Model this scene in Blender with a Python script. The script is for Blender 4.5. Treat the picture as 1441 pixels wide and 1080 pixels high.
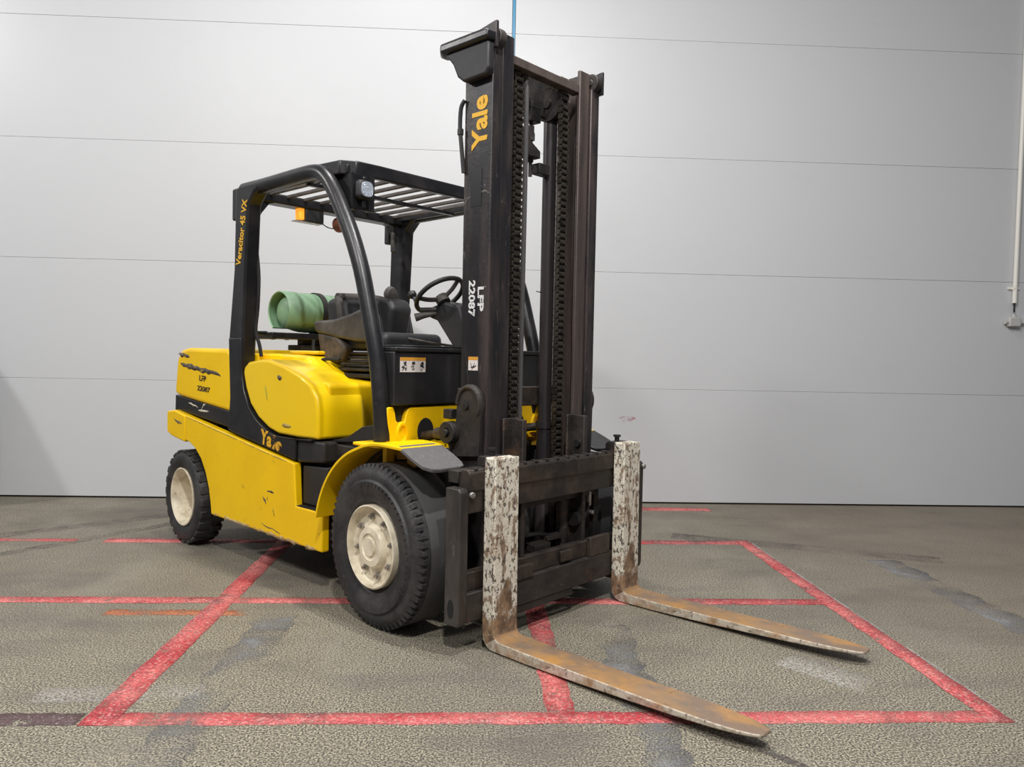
import bpy, bmesh, math, random
from mathutils import Vector, Matrix
random.seed(7)
PI = math.pi
scn = bpy.context.scene
for o in list(bpy.data.objects): bpy.data.objects.remove(o, do_unlink=True)
COL = scn.collection

# ------------------------------------------------------------------ camera
FPX = 1069.64
yaw, pitch, roll = 0.0485977, 0.0328785, 0.0199141
def cam_axes():
    f0 = Vector((math.sin(yaw), math.cos(yaw), 0)); r0 = Vector((math.cos(yaw), -math.sin(yaw), 0)); u0 = Vector((0, 0, 1))
    f = f0*math.cos(pitch) - u0*math.sin(pitch); u = u0*math.cos(pitch) + f0*math.sin(pitch)
    r = r0*math.cos(roll) + u*math.sin(roll); u2 = u*math.cos(roll) - r0*math.sin(roll)
    return r, u2, f
r_, u_, f_ = cam_axes()
cd = bpy.data.cameras.new('camera'); cam = bpy.data.objects.new('camera', cd); COL.objects.link(cam)
cd.sensor_width = 36; cd.sensor_fit = 'HORIZONTAL'; cd.lens = FPX/1441*36; cd.clip_start = .05; cd.clip_end = 200
M = Matrix((r_, u_, -f_)).transposed().to_4x4(); M.translation = Vector((0, 0, 1.40)); cam.matrix_world = M
scn.camera = cam

# ------------------------------------------------------------------ world, lamps, exposure
w = bpy.data.worlds.new('hall'); scn.world = w; w.use_nodes = True
bg = w.node_tree.nodes['Background']; bg.inputs[0].default_value = (.86, .9, 1, 1); bg.inputs[1].default_value = .17
def lamp(name, loc, target, power, sx, sy, col=(1, .97, .93)):
    l = bpy.data.lights.new(name, 'AREA'); l.shape = 'RECTANGLE'; l.size = sx; l.size_y = sy; l.energy = power; l.color = col
    o = bpy.data.objects.new(name, l); COL.objects.link(o); o.location = loc
    o.rotation_euler = (Vector(target)-Vector(loc)).to_track_quat('-Z', 'Y').to_euler(); return o
lamp('ceiling_or_fill_lamp', (-.9, 4.8, 7.3), (-.9, 4.9, 0), 130, .25, .2, (1, .985, .975))
lamp('ceiling_or_fill_lamp', (-7.5, 4.2, 6.0), (-5.0, 5.2, 0), 190, .4, .3, (1, .98, .96))
lamp('ceiling_or_fill_lamp', (1.0, 3.0, 5.8), (.95, 3.1, 0), 165, .12, .12, (1, .985, .97))
lamp('ceiling_or_fill_lamp', (.1, -1.0, 6.6), (-.5, 3.2, 0), 320, .22, .22, (1, .975, .95))
lamp('ceiling_or_fill_lamp', (-4.2, -.8, 6.6), (-1.2, 4.4, .8), 240, 1.4, .6, (1, .98, .96))  # broad fill lamp added to brighten the truck's near side
lamp('ceiling_or_fill_lamp', (4.5, -2.0, 7.0), (4.2, 2.0, 0), 22, .8, .5, (1, .97, .93))
scn.view_settings.view_transform = 'Standard'; scn.view_settings.look = 'None'
scn.view_settings.exposure = 0.0; scn.view_settings.gamma = 1; scn.view_settings.use_curve_mapping = False

# ------------------------------------------------------------------ materials
def mat(name, base, rough=.5, metal=0., layers=(), bump=0., bscale=60., coat=0., alpha=None, spec=.5, rvar=0., amax=1., wear=None):
    """layers: (colour, scale, threshold, softness, strength, stretch xyz)"""
    m = bpy.data.materials.new(name); m.use_nodes = True; nt = m.node_tree; N = nt.nodes; Lk = nt.links
    b = N['Principled BSDF']; b.inputs['Roughness'].default_value = rough; b.inputs['Metallic'].default_value = metal
    b.inputs['Coat Weight'].default_value = coat; b.inputs['Specular IOR Level'].default_value = spec
    tc = N.new('ShaderNodeTexCoord')
    rgb = N.new('ShaderNodeRGB'); rgb.outputs[0].default_value = (*base, 1); cur = rgb.outputs[0]
    def noise(scale, stretch, detail=6, off=0):
        mp = N.new('ShaderNodeMapping'); mp.inputs['Scale'].default_value = stretch; mp.inputs['Location'].default_value = (off, off*1.7, off*.3)
        Lk.new(tc.outputs['Object'], mp.inputs['Vector'])
        n = N.new('ShaderNodeTexNoise'); n.inputs['Scale'].default_value = scale; n.inputs['Detail'].default_value = detail; n.inputs['Roughness'].default_value = .62
        Lk.new(mp.outputs[0], n.inputs['Vector']); return n.outputs['Fac']
    def ramp(sock, th, soft):
        r = N.new('ShaderNodeMapRange'); r.clamp = True; r.inputs['From Min'].default_value = th-soft; r.inputs['From Max'].default_value = th+soft
        Lk.new(sock, r.inputs['Value']); return r.outputs[0]
    for i, (c, sc, th, soft, st, stretch) in enumerate(layers):
        f = ramp(noise(sc, stretch, off=i*3.1), th, soft)
        mu = N.new('ShaderNodeMath'); mu.operation = 'MULTIPLY'; Lk.new(f, mu.inputs[0]); mu.inputs[1].default_value = st
        mx = N.new('ShaderNodeMix'); mx.data_type = 'RGBA'; Lk.new(mu.outputs[0], mx.inputs[0]); Lk.new(cur, mx.inputs[6]); mx.inputs[7].default_value = (*c, 1); cur = mx.outputs[2]
    if wear:    # bare rusty metal low down where the fork rubs pallets: colour, z of full wear, z of none
        c, z0, z1 = wear; sp = N.new('ShaderNodeSeparateXYZ'); Lk.new(tc.outputs['Object'], sp.inputs[0])
        zr_ = N.new('ShaderNodeMapRange'); zr_.inputs['From Min'].default_value = z1; zr_.inputs['From Max'].default_value = z0; zr_.inputs['To Min'].default_value = -.12; zr_.inputs['To Max'].default_value = .26; Lk.new(sp.outputs['Z'], zr_.inputs['Value'])
        ad = N.new('ShaderNodeMath'); Lk.new(zr_.outputs[0], ad.inputs[0]); Lk.new(noise(13, (1, 1, .6), off=8), ad.inputs[1])
        mx = N.new('ShaderNodeMix'); mx.data_type = 'RGBA'; Lk.new(ramp(ad.outputs[0], .56, .05), mx.inputs[0]); Lk.new(cur, mx.inputs[6])
        ru = N.new('ShaderNodeMix'); ru.data_type = 'RGBA'; Lk.new(ramp(noise(18, (1, 1, .6), off=4), .5, .1), ru.inputs[0]); ru.inputs[6].default_value = (*c, 1); ru.inputs[7].default_value = (c[0]*.4, c[1]*.4, c[2]*.45, 1)
        Lk.new(ru.outputs[2], mx.inputs[7]); cur = mx.outputs[2]
    Lk.new(cur, b.inputs['Base Color'])
    if rvar:
        r = N.new('ShaderNodeMapRange'); r.inputs['To Min'].default_value = rough-rvar; r.inputs['To Max'].default_value = rough+rvar
        Lk.new(noise(9, (1, 1, 1), off=9), r.inputs['Value']); Lk.new(r.outputs[0], b.inputs['Roughness'])
    if bump:
        bp = N.new('ShaderNodeBump'); bp.inputs['Strength'].default_value = bump; bp.inputs['Distance'].default_value = .01
        Lk.new(noise(bscale, (1, 1, 1), off=5), bp.inputs['Height']); Lk.new(bp.outputs[0], b.inputs['Normal'])
    if alpha:   # list of (scale, threshold, softness, stretch): worn away where any noise is high
        a = None
        for i, (sc, th, soft, stretch) in enumerate(alpha):
            f = ramp(noise(sc, stretch, off=20+i*2.3), th, soft)
            iv = N.new('ShaderNodeMath'); iv.operation = 'SUBTRACT'; iv.inputs[0].default_value = 1; Lk.new(f, iv.inputs[1])
            if a is None: a = iv.outputs[0]
            else:
                mu = N.new('ShaderNodeMath'); mu.operation = 'MULTIPLY'; Lk.new(a, mu.inputs[0]); Lk.new(iv.outputs[0], mu.inputs[1]); a = mu.outputs[0]
        sc_a = N.new('ShaderNodeMath'); sc_a.operation = 'MULTIPLY'; sc_a.inputs[1].default_value = amax; Lk.new(a, sc_a.inputs[0]); Lk.new(sc_a.outputs[0], b.inputs['Alpha'])
    return m
U = (1, 1, 1)
YEL = mat('yellow_paint', (.95, .60, .002), .40, layers=[((.74, .42, .006), 3, .58, .16, .4, U), ((.30, .16, .02), 14, .70, .05, .7, U), ((.05, .035, .02), 38, .735, .02, .9, (1, 1, 1.6))], coat=.1, rvar=.1, bump=.03, bscale=5, spec=.3)
YELC = mat('yellow_cover_plastic', (.95, .63, .002), .32, layers=[((.76, .44, .006), 2.5, .6, .15, .4, U), ((.3, .18, .03), 20, .74, .03, .6, U)], coat=.3, rvar=.06)
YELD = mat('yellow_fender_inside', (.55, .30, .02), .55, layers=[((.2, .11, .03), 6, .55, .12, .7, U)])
BLK = mat('black_frame_paint', (.010, .010, .012), .34, layers=[((.040, .036, .034), 5, .60, .14, .6, U), ((.18, .17, .16), 30, .72, .03, .6, (1, 1, 2))], bump=.05, bscale=30, rvar=.08)
PLA = mat('black_plastic', (.014, .014, .016), .5, layers=[((.045, .042, .04), 4, .58, .15, .5, U)], bump=.15, bscale=220)
DUSTP = mat('dusty_grey_plastic', (.045, .041, .038), .6, layers=[((.13, .115, .10), 5, .52, .14, .8, U)], bump=.1, bscale=60)
MAST = mat('mast_steel', (.020, .018, .019), .40, .25, layers=[((.095, .072, .066), 6, .53, .10, .75, (1, 1, .12)), ((.012, .013, .017), 9, .55, .08, .8, (1, 1, .25)), ((.21, .19, .175), 55, .70, .04, .7, (1, 1, .15)), ((.19, .165, .15), 18, .69, .03, .55, (1, 1, .8))], bump=.12, bscale=40, rvar=.1)
MASTR = mat('mast_rail_brown', (.115, .088, .078), .5, .2, layers=[((.018, .016, .016), 7, .52, .12, .8, (1, 1, .1)), ((.15, .11, .085), 22, .66, .05, .6, (1, 1, .2))], bump=.15, bscale=50)
CARR = mat('carriage_steel', (.022, .018, .016), .5, .2, layers=[((.075, .055, .042), 7, .53, .12, .8, U), ((.2, .17, .14), 40, .70, .04, .6, U), ((.16, .075, .03), 4, .68, .06, .5, U)], bump=.3, bscale=45)
CARR2 = mat('carriage_worn', (.045, .037, .033), .55, .15, layers=[((.02, .016, .014), 8, .50, .1, .9, (1, .5, 1)), ((.17, .085, .04), 5, .64, .06, .5, U), ((.2, .18, .16), 30, .68, .04, .5, U)], bump=.35, bscale=45)
PLTG = mat('rubbed_steel_plate', (.075, .068, .062), .42, .3, layers=[((.022, .019, .018), 6, .52, .10, .85, (1, 1, .3)), ((.20, .19, .18), 26, .66, .05, .6, (1, 1, .3))], bump=.15, bscale=50)
DARKM = mat('grimy_dark_steel', (.012, .011, .011), .6, .1, layers=[((.05, .04, .032), 9, .56, .1, .7, U)], bump=.3, bscale=40)
CHAIN = mat('greased_chain', (.075, .062, .050), .34, .5, layers=[((.012, .011, .010), 20, .55, .1, .8, U)])
SCYL = mat('cylinder_grey', (.05, .045, .05), .3, .4, layers=[((.11, .085, .075), 5, .52, .14, .8, (1, 1, .2))])
RUB = mat('tyre_rubber', (.016, .016, .017), .58, layers=[((.06, .058, .056), 5, .54, .12, .8, U), ((.09, .085, .08), 32, .66, .06, .6, U)], bump=.4, bscale=30)
TREAD = mat('worn_tread_rubber', (.055, .055, .057), .62, layers=[((.07, .068, .066), 3, .5, .2, .8, U)], bump=.2, bscale=35)
FLAP = mat('grey_rubber_flap', (.11, .105, .105), .7, layers=[((.2, .19, .18), 40, .62, .1, .5, U)], bump=.2, bscale=90)
CREAM = mat('cream_wheel_paint', (.82, .74, .57), .38, layers=[((.36, .30, .20), 7, .55, .1, .7, U), ((.10, .08, .06), 16, .68, .03, .9, U)], bump=.15, bscale=40)
CHROM = mat('dull_silver', (.5, .48, .45), .35, .8, layers=[((.12, .11, .1), 30, .55, .1, .6, U)])
GREEN = mat('green_cylinder_paint', (.22, .38, .22), .45, layers=[((.29, .44, .29), 5, .55, .14, .5, U), ((.15, .11, .06), 26, .73, .03, .5, U)], bump=.06, bscale=20)
FORKW = mat('worn_white_fork_paint', (.74, .69, .57), .55, layers=[((.84, .79, .68), 5, .5, .15, .6, U), ((.24, .15, .09), 26, .56, .03, .85, (1, 1, .5)), ((.07, .05, .04), 60, .565, .02, .9, (1, 1, .7)), ((.30, .15, .055), 3.2, .64, .06, .5, U)], bump=.4, bscale=50, wear=((.33, .21, .12), -.04, .46))
FORKR = mat('rusty_fork_blade', (.31, .195, .105), .58, .15, layers=[((.52, .25, .05), 3.2, .53, .10, .8, U), ((.19, .145, .115), 4.5, .50, .08, .8, (1, 1.5, 1)), ((.40, .36, .31), 26, .66, .05, .5, U), ((.13, .08, .05), 9, .66, .05, .7, U), ((.55, .50, .42), 45, .71, .03, .5, U)], bump=.25, bscale=60)
FORKS = mat('fork_edge_paint', (.36, .29, .21), .6, layers=[((.66, .60, .50), 30, .48, .06, .7, U), ((.36, .18, .07), 6, .58, .07, .7, U), ((.08, .06, .05), 40, .64, .03, .8, U)], bump=.3, bscale=50)
YTXT = mat('yellow_lettering', (.78, .43, .02), .5, layers=[((.3, .2, .06), 40, .66, .05, .5, U)])
YTXTW = mat('worn_yellow_lettering', (.70, .38, .03), .5, alpha=[(22, .49, .03, U)])
WTXT = mat('worn_white_stencil', (.75, .76, .76), .6, alpha=[(60, .60, .03, U)])
BTXT = mat('worn_black_stencil', (.05, .035, .02), .6, alpha=[(70, .56, .04, U)])
SCRA = mat('bare_scrape', (.16, .12, .09), .6, layers=[((.03, .025, .02), 35, .5, .06, .9, U)], alpha=[(40, .60, .05, U)])
MSCR = mat('mast_scratch', (.20, .18, .17), .5, alpha=[(45, .54, .08, U)], amax=.7)
WSCR = mat('pale_scratch', (.62, .6, .52), .6, alpha=[(60, .66, .05, U)])
STW = mat('sticker_white', (.75, .7, .68), .5, layers=[((.45, .4, .38), 40, .62, .06, .6, U)])
STO = mat('sticker_orange', (.72, .33, .04), .5)
STK = mat('sticker_black', (.02, .02, .02), .5)
LENS = mat('lamp_lens', (.40, .45, .52), .2, .3, bump=.8, bscale=140)
RED = mat('beeper_orange', (.30, .07, .02), .6, layers=[((.05, .03, .02), 30, .5, .1, .8, U)])
DARKG = mat('dark_gap', (.01, .01, .01), .8)
BLUE = mat('blue_protective_film', (.012, .22, .40), .35)
WHITEP = mat('white_conduit_plastic', (.78, .76, .70), .4)
GREYP = mat('grey_box_plastic', (.50, .50, .48), .5)
PANEL = mat('light_grey_wall_sheet', (.565, .575, .59), .42, layers=[((.60, .61, .625), .35, .5, .2, .5, U), ((.50, .50, .51), 2.2, .66, .1, .25, (1, 1, 1.5)), ((.35, .3, .28), 30, .76, .02, .5, (1, 1, 2.5))], bump=.025, bscale=1.6, rvar=.05)
amb = bpy.data.materials.new('amber_lamp_lit'); amb.use_nodes = True; b_ = amb.node_tree.nodes['Principled BSDF']
b_.inputs['Base Color'].default_value = (.8, .35, .03, 1); b_.inputs['Emission Color'].default_value = (1, .36, .03, 1); b_.inputs['Emission Strength'].default_value = 1.0
def red_paint(name, th, soft=.05, col=(.55, .055, .068)):
    return mat(name, col, .6, layers=[((.80, .24, .22), 2.6, .5, .12, .8, U), ((.16, .07, .08), 2.1, .60, .06, .8, U), ((.82, .50, .44), 75, .58, .06, .6, U)], alpha=[(90, .56, .09, U), (1.4, th, soft, U), (11, .63, .08, U), (3.3, .66, .05, U)], amax=.9)
RP1 = red_paint('red_floor_paint', .70); RP2 = red_paint('worn_red_floor_paint', .56, .06)
OP = mat('orange_floor_paint', (.50, .17, .08), .6, alpha=[(90, .52, .08, U), (3, .55, .08, U)])
GP = mat('faded_grey_floor_paint', (.36, .37, .39), .62, layers=[((.16, .16, .17), 3, .55, .1, .8, U)], alpha=[(110, .56, .06, U), (9, .56, .14, U), (2.6, .51, .12, U)], amax=.62)
TY = mat('tyre_scuff', (.10, .085, .085), .6, alpha=[(50, .54, .12, U), (7, .55, .15, U), (2.0, .52, .12, U)], amax=.6)
WP = mat('pale_floor_stain', (.55, .53, .50), .6, alpha=[(70, .50, .05, U), (5, .52, .12, U)], amax=.55)

def floor_mat():
    m = bpy.data.materials.new('exposed_aggregate_concrete'); m.use_nodes = True; nt = m.node_tree; N = nt.nodes; Lk = nt.links
    b = N['Principled BSDF']; b.inputs['Roughness'].default_value = .62; b.inputs['Specular IOR Level'].default_value = .35
    tc = N.new('ShaderNodeTexCoord')
    def noise(s, d=4, st=(1, 1, 1), r=.6):
        mp = N.new('ShaderNodeMapping'); mp.inputs['Scale'].default_value = st; Lk.new(tc.outputs['Object'], mp.inputs[0])
        n = N.new('ShaderNodeTexNoise'); n.inputs['Scale'].default_value = s; n.inputs['Detail'].default_value = d; n.inputs['Roughness'].default_value = r; Lk.new(mp.outputs[0], n.inputs['Vector']); return n.outputs['Fac']
    def mr(s, a, c, lo=0, hi=1):
        r = N.new('ShaderNodeMapRange'); r.inputs[1].default_value = a; r.inputs[2].default_value = c; r.inputs[3].default_value = lo; r.inputs[4].default_value = hi; Lk.new(s, r.inputs[0]); return r.outputs[0]
    def mix(f, a, c, bl='MIX'):
        x = N.new('ShaderNodeMix'); x.data_type = 'RGBA'; x.blend_type = bl; Lk.new(f, x.inputs[0]) if not isinstance(f, float) else setattr(x.inputs[0], 'default_value', f)
        for s, i in ((a, 6), (c, 7)):
            if isinstance(s, tuple): x.inputs[i].default_value = (*s, 1)
            else: Lk.new(s, x.inputs[i])
        return x.outputs[2]
    cr = N.new('ShaderNodeValToRGB'); e = cr.color_ramp.elements
    e[0].position = .39; e[0].color = (.035, .032, .028, 1); e[1].position = .62; e[1].color = (.46, .415, .31, 1)
    k = e.new(.50); k.color = (.182, .163, .122, 1)
    Lk.new(noise(125, 2, r=.6), cr.inputs[0]); c = cr.outputs[0]
    c = mix(mr(noise(34, 3), .45, .65, 0, .35), c, (.195, .178, .142))
    c = mix(mr(noise(.55, 5), .46, .66, 0, .55), c, (.125, .108, .092))
    c = mix(mr(noise(1.3, 6, (1, 2.2, 1)), .50, .70, 0, .5), c, (.095, .083, .078))
    c = mix(mr(noise(.9, 6, (2.2, .8, 1)), .54, .72, 0, .35), c, (.29, .265, .22))
    sp = N.new('ShaderNodeSeparateXYZ'); Lk.new(tc.outputs['Object'], sp.inputs[0])
    c = mix(mr(sp.outputs['X'], 1.9, 3.4, 0, .45), c, (.19, .15, .115))     # blends to browner concrete to the right, beyond the red lines
    Lk.new(c, b.inputs['Base Color'])
    Lk.new(mr(noise(1.1, 4), .3, .7, .48, .75), b.inputs['Roughness'])
    bp = N.new('ShaderNodeBump'); bp.inputs['Strength'].default_value = .2; bp.inputs['Distance'].default_value = .003; Lk.new(noise(125, 2), bp.inputs['Height']); Lk.new(bp.outputs[0], b.inputs['Normal'])
    return m
FLOOR = floor_mat()

# ------------------------------------------------------------------ mesh helpers
class MB:
    def __init__(s): s.bm = bmesh.new(); s.mi = 0
    def face(s, vs):
        try: f = s.bm.faces.new(vs); f.material_index = s.mi; return f
        except ValueError: return None
    def box(s, x0, x1, y0, y1, z0, z1, M=None):
        P = [(x, y, z) for x in (x0, x1) for y in (y0, y1) for z in (z0, z1)]
        v = [s.bm.verts.new((M @ Vector(p)) if M else p) for p in P]
        for q in ((0, 1, 3, 2), (4, 6, 7, 5), (0, 4, 5, 1), (2, 3, 7, 6), (0, 2, 6, 4), (1, 5, 7, 3)): s.face([v[i] for i in q])
        return s
    def prism(s, poly, axis, a, b):
        """poly in the plane across axis: 'y' -> (x,z), 'z' -> (x,y), 'x' -> (y,z)"""
        def P(p, t): return {'y': (p[0], t, p[1]), 'z': (p[0], p[1], t), 'x': (t, p[0], p[1])}[axis]
        A = [s.bm.verts.new(P(p, a)) for p in poly]; B = [s.bm.verts.new(P(p, b)) for p in poly]; n = len(poly)
        s.face(A[::-1]); s.face(B)
        for i in range(n): s.face([A[i], A[(i+1) % n], B[(i+1) % n], B[i]])
        return s
    def loft(s, secs, cap=True, closed=False):
        R = [[s.bm.verts.new(p) for p in sec] for sec in secs]; n = len(R[0]); k = len(R)
        for i in range(k if closed else k-1):
            for j in range(n): s.face([R[i][j], R[i][(j+1) % n], R[(i+1) % k][(j+1) % n], R[(i+1) % k][j]])
        if cap and not closed: s.face(R[0][::-1]); s.face(R[-1])
        return s
    def tube(s, pts, r, n=12, cap=True, sub=4, closed=False):
        P = [Vector(p) for p in pts]
        if sub > 1 and len(P) > 2:
            Q = []; m = len(P)
            for i in range(m if closed else m-1):
                g = (lambda j: P[j % m]) if closed else (lambda j: P[max(0, min(m-1, j))])
                a, b, c, d = g(i-1), g(i), g(i+1), g(i+2)
                for k in range(sub):
                    t = k/sub; Q.append(.5*((2*b)+(c-a)*t+(2*a-5*b+4*c-d)*t*t+(3*b-a-3*c+d)*t**3))
            if not closed: Q.append(P[-1])
            P = Q
        secs = []; up = None; m = len(P)
        for i, p in enumerate(P):
            if closed: t = (P[(i+1) % m]-P[i-1]).normalized()
            else: t = (P[min(i+1, m-1)]-P[max(i-1, 0)]).normalized()
            if up is None: up = t.orthogonal().normalized()
            up = (up-t*up.dot(t)).normalized(); sd = t.cross(up)
            rr = r[min(i, len(r)-1)] if isinstance(r, (list, tuple)) else r
            secs.append([p+(up*math.cos(a)+sd*math.sin(a))*rr for a in [2*PI*j/n for j in range(n)]])
        return s.loft(secs, cap, closed)
    def lathe(s, prof, c=(0, 0, 0), axis='y', n=48, cap=False):
        """prof: (radius, height along axis)"""
        secs = []
        for i in range(n):
            a = 2*PI*i/n; row = []
            for (r, h) in prof:
                u, v = r*math.cos(a), r*math.sin(a)
                p = {'y': (u, h, v), 'z': (u, v, h), 'x': (h, u, v)}[axis]; row.append((p[0]+c[0], p[1]+c[1], p[2]+c[2]))
            secs.append(row)
        R = [[s.bm.verts.new(p) for p in sec] for sec in secs]; m = len(prof)
        for i in range(n):
            for j in range(m-1): s.face([R[i][j], R[(i+1) % n][j], R[(i+1) % n][j+1], R[i][j+1]])
        if cap: s.face([R[i][0] for i in range(n)][::-1]); s.face([R[i][-1] for i in range(n)])
        return s
    def cyl(s, c, r, h0, h1, axis='y', n=20): return s.lathe([(r, h0), (r, h1)], c, axis, n, True)
    def build(s, name, mats, parent=None, bevel=0, seg=2, smooth=35, kind=None, sub=0):
        bmesh.ops.remove_doubles(s.bm, verts=s.bm.verts, dist=1e-6)
        bmesh.ops.recalc_face_normals(s.bm, faces=s.bm.faces)
        me = bpy.data.meshes.new(name); s.bm.to_mesh(me); s.bm.free()
        for m in (mats if isinstance(mats, (list, tuple)) else [mats]): me.materials.append(m)
        me.shade_smooth(); me.set_sharp_from_angle(angle=math.radians(smooth))
        o = bpy.data.objects.new(name, me); COL.objects.link(o)
        if bevel:
            b = o.modifiers.new('bevel', 'BEVEL'); b.width = bevel; b.segments = seg; b.limit_method = 'ANGLE'; b.angle_limit = math.radians(32); b.harden_normals = False
        if sub: q = o.modifiers.new('sub', 'SUBSURF'); q.levels = q.render_levels = sub
        if parent: o.parent = parent
        if kind: o['kind'] = kind
        return o
def tag(o, label, cat, group=None):
    o['label'] = label; o['category'] = cat
    if group: o['group'] = group
    return o
def lab(o, s): o['label'] = s; return o
def dup(o, parent=None, loc=None, rot=None):
    c = o.copy(); COL.objects.link(c)
    if parent is not None: c.parent = parent
    if loc is not None: c.location = loc
    if rot is not None: c.rotation_euler = rot
    return c
def text(s, name, m, parent, org, xdir, ydir, size, width=None, bold=.0, shear=0., th=.0012, label=None):
    """flat lettering; org = start of the baseline, xdir = reading direction, ydir = up of the letters"""
    cu = bpy.data.curves.new(name, 'FONT'); cu.body = s; cu.size = size; cu.offset = bold; cu.extrude = th; cu.shear = shear; cu.resolution_u = 3
    t = bpy.data.objects.new(name, cu); COL.objects.link(t)
    bpy.context.view_layer.update()
    me = bpy.data.meshes.new_from_object(t.evaluated_get(bpy.context.evaluated_depsgraph_get()))
    bpy.data.objects.remove(t, do_unlink=True)
    xs = [v.co.x for v in me.vertices]; x0, x1 = min(xs), max(xs); k = (width/(x1-x0)) if width else 1
    X = Vector(xdir).normalized(); Y = Vector(ydir).normalized(); Z = X.cross(Y)
    for v in me.vertices: v.co = Vector(org)+X*(v.co.x-x0)*k+Y*v.co.y+Z*v.co.z
    me.materials.clear(); me.materials.append(m)
    o = bpy.data.objects.new(name, me); COL.objects.link(o); o.parent = parent
    if label: o['label'] = label
    return o

# ================================================================== SETTING
g = MB(); g.box(-14, 14, -8, 7.52, -.1, 0); fl = g.build('floor', FLOOR); fl['kind'] = 'structure'
g = MB(); g.box(-12, 12, 7.43, 7.52, 0, 6.85); wb = g.build('wall_back', mat('panel_joint_grey', (.16, .16, .16), .7)); wb['kind'] = 'structure'
zr = [(.016, 1.1272), (1.1288, 2.2572), (2.2588, 3.3752), (3.3768, 4.5012), (4.5028, 5.6272), (5.6288, 6.752)]
WY = 7.36
g = MB(); g.box(0, 5.94, 0, .06, 0, 1.10); p0 = g.build('wall_panel', PANEL, wb, bevel=.002, seg=2); first = True
# tongue-and-groove sheet panels, two bays seen, one more on each side
for cx in (-11.60, -5.648, .325, 6.28):
    for (a, b) in zr:
        p = p0 if first else dup(p0, wb); first = False
        p.location = (cx, WY+random.uniform(0, .0015), a); w_ = (5.96 if cx < 0 else 5.96)
        p.scale = (1, 1, (b-a)/1.10)
g = MB(); g.box(.2955, .3215, 7.361, 7.43, 0, 6.80); t1 = g.build('trim_1', BLUE); t1['kind'] = 'structure'

g = MB(); v_ = [g.bm.verts.new((1.49+.075*math.cos(t)*(1+.3*math.sin(3*t)), 7.3585, .83+.03*math.sin(t))) for t in [2*PI*i/24 for i in range(24)]]; g.face(v_)
g.build('paint_smear', mat('pink_wall_smear', (.50, .16, .18), .5, alpha=[(14, .46, .10, (1, 1, 2))], amax=.6), wb)
# painted lines on the floor (thin coats of paint)
def strip(name, pts, w, m, label, cat, group=None, z=.0012, jag=.006, n=40):
    a, b = Vector(pts[0]), Vector(pts[1]); d = (b-a).normalized(); s_ = Vector((-d.y, d.x))
    g = MB(); L, R = [], []
    for i in range(n+1):
        p = a.lerp(b, i/n); L.append(p+s_*(w/2+random.uniform(-jag, jag))); R.append(p-s_*(w/2+random.uniform(-jag, jag)))
    T = [g.bm.verts.new((p.x, p.y, z)) for p in L]; B = [g.bm.verts.new((p.x, p.y, z)) for p in R]
    for i in range(n): g.face([T[i], B[i], B[i+1], T[i+1]])
    o = g.build(name, m); o.modifiers.new('coat', 'SOLIDIFY').thickness = .0008
    if cat: tag(o, label, cat, group)
    return o
GR = 'red bay lines painted on the floor'
strip('floor_line', ((-3.2, 2.91), (-1.47, 2.91)), .10, mat('blackened_red_paint', (.13, .075, .08), .6, layers=[((.45, .06, .07), 2.6, .58, .06, .8, U), ((.4, .36, .36), 70, .6, .05, .6, U)], alpha=[(90, .56, .09, U), (11, .62, .08, U)], amax=.85), 'blackened stretch of the front red line at the lower left edge', 'floor line')
strip('floor_line', ((-1.46, 2.91), (2.14, 2.91)), .10, RP1, 'long red painted line nearest the viewer, passing under the near fork tip', 'floor line', GR)
strip('floor_line', ((-6.5, 4.305), (2.12, 4.345)), .105, RP1, 'red painted line running across the floor through the front wheel', 'floor line', GR, z=.0016)
strip('floor_line', ((-2.7, 5.70), (2.12, 5.79)), .125, RP1, 'red painted line across the floor level with the rear wheel', 'floor line', GR)
strip('floor_line', ((-6.5, 5.66), (-2.9, 5.70)), .09, RP2, 'worn red line remnant crossing the floor at far left behind the rear wheel', 'floor line', GR)
strip('floor_line', ((-1.395, 2.86), (-1.385, 6.6)), .125, RP1, 'red painted line running from the lower left corner back under the truck', 'floor line', GR, z=.0022)
strip('floor_line', ((.362, 2.92), (.362, 5.2)), .115, RP2, 'worn red line running between the two forks', 'floor line', GR, z=.0022)
strip('floor_line', ((2.108, 2.86), (2.115, 5.85)), .105, RP1, 'red painted line at right running back towards the wall', 'floor line', GR, z=.0026)
strip('floor_line', ((.9, 7.08), (2.25, 7.09)), .16, RP2, 'faint red line near the foot of the wall right of the truck', 'floor line', GR)
strip('floor_line', ((2.168, 2.84), (2.172, 5.85)), .016, WP, 'thin white edge line along the right hand red line', 'floor line', z=.003, jag=.002)
strip('floor_line', ((-1.95, 4.12), (-1.2, 4.12)), .09, OP, 'short orange painted dash beside the crossing of red lines', 'floor line')
GG = 'faded grey stripes on the floor'
strip('floor_stripe', ((-1.02, 4.25), (-1.09, 1.9)), .2, GP, 'faded grey stripe on the floor left of the front wheel', 'floor line', GG, z=.0008, jag=.025)
strip('floor_stripe', ((.73, 3.95), (.70, 2.2)), .17, GP, 'faded grey stripe on the floor between the forks', 'floor line', GG, z=.0008, jag=.025)
strip('floor_stripe', ((2.95, 5.3), (3.02, 3.0)), .22, GP, 'faded grey stripe on the bare floor at far right', 'floor line', GG, z=.0008, jag=.025)
GT = 'tyre scuffs on the floor'
strip('tyre_mark', ((-4.6, 4.9), (-2.6, 6.6)), .16, TY, 'dark diagonal tyre scuff on the floor at far left', 'tyre mark', GT, z=.0006)
strip('tyre_mark', ((-3.4, 5.0), (-1.9, 7.0)), .12, TY, 'dark diagonal tyre scuff near the rear wheel', 'tyre mark', GT, z=.0006)
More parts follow.
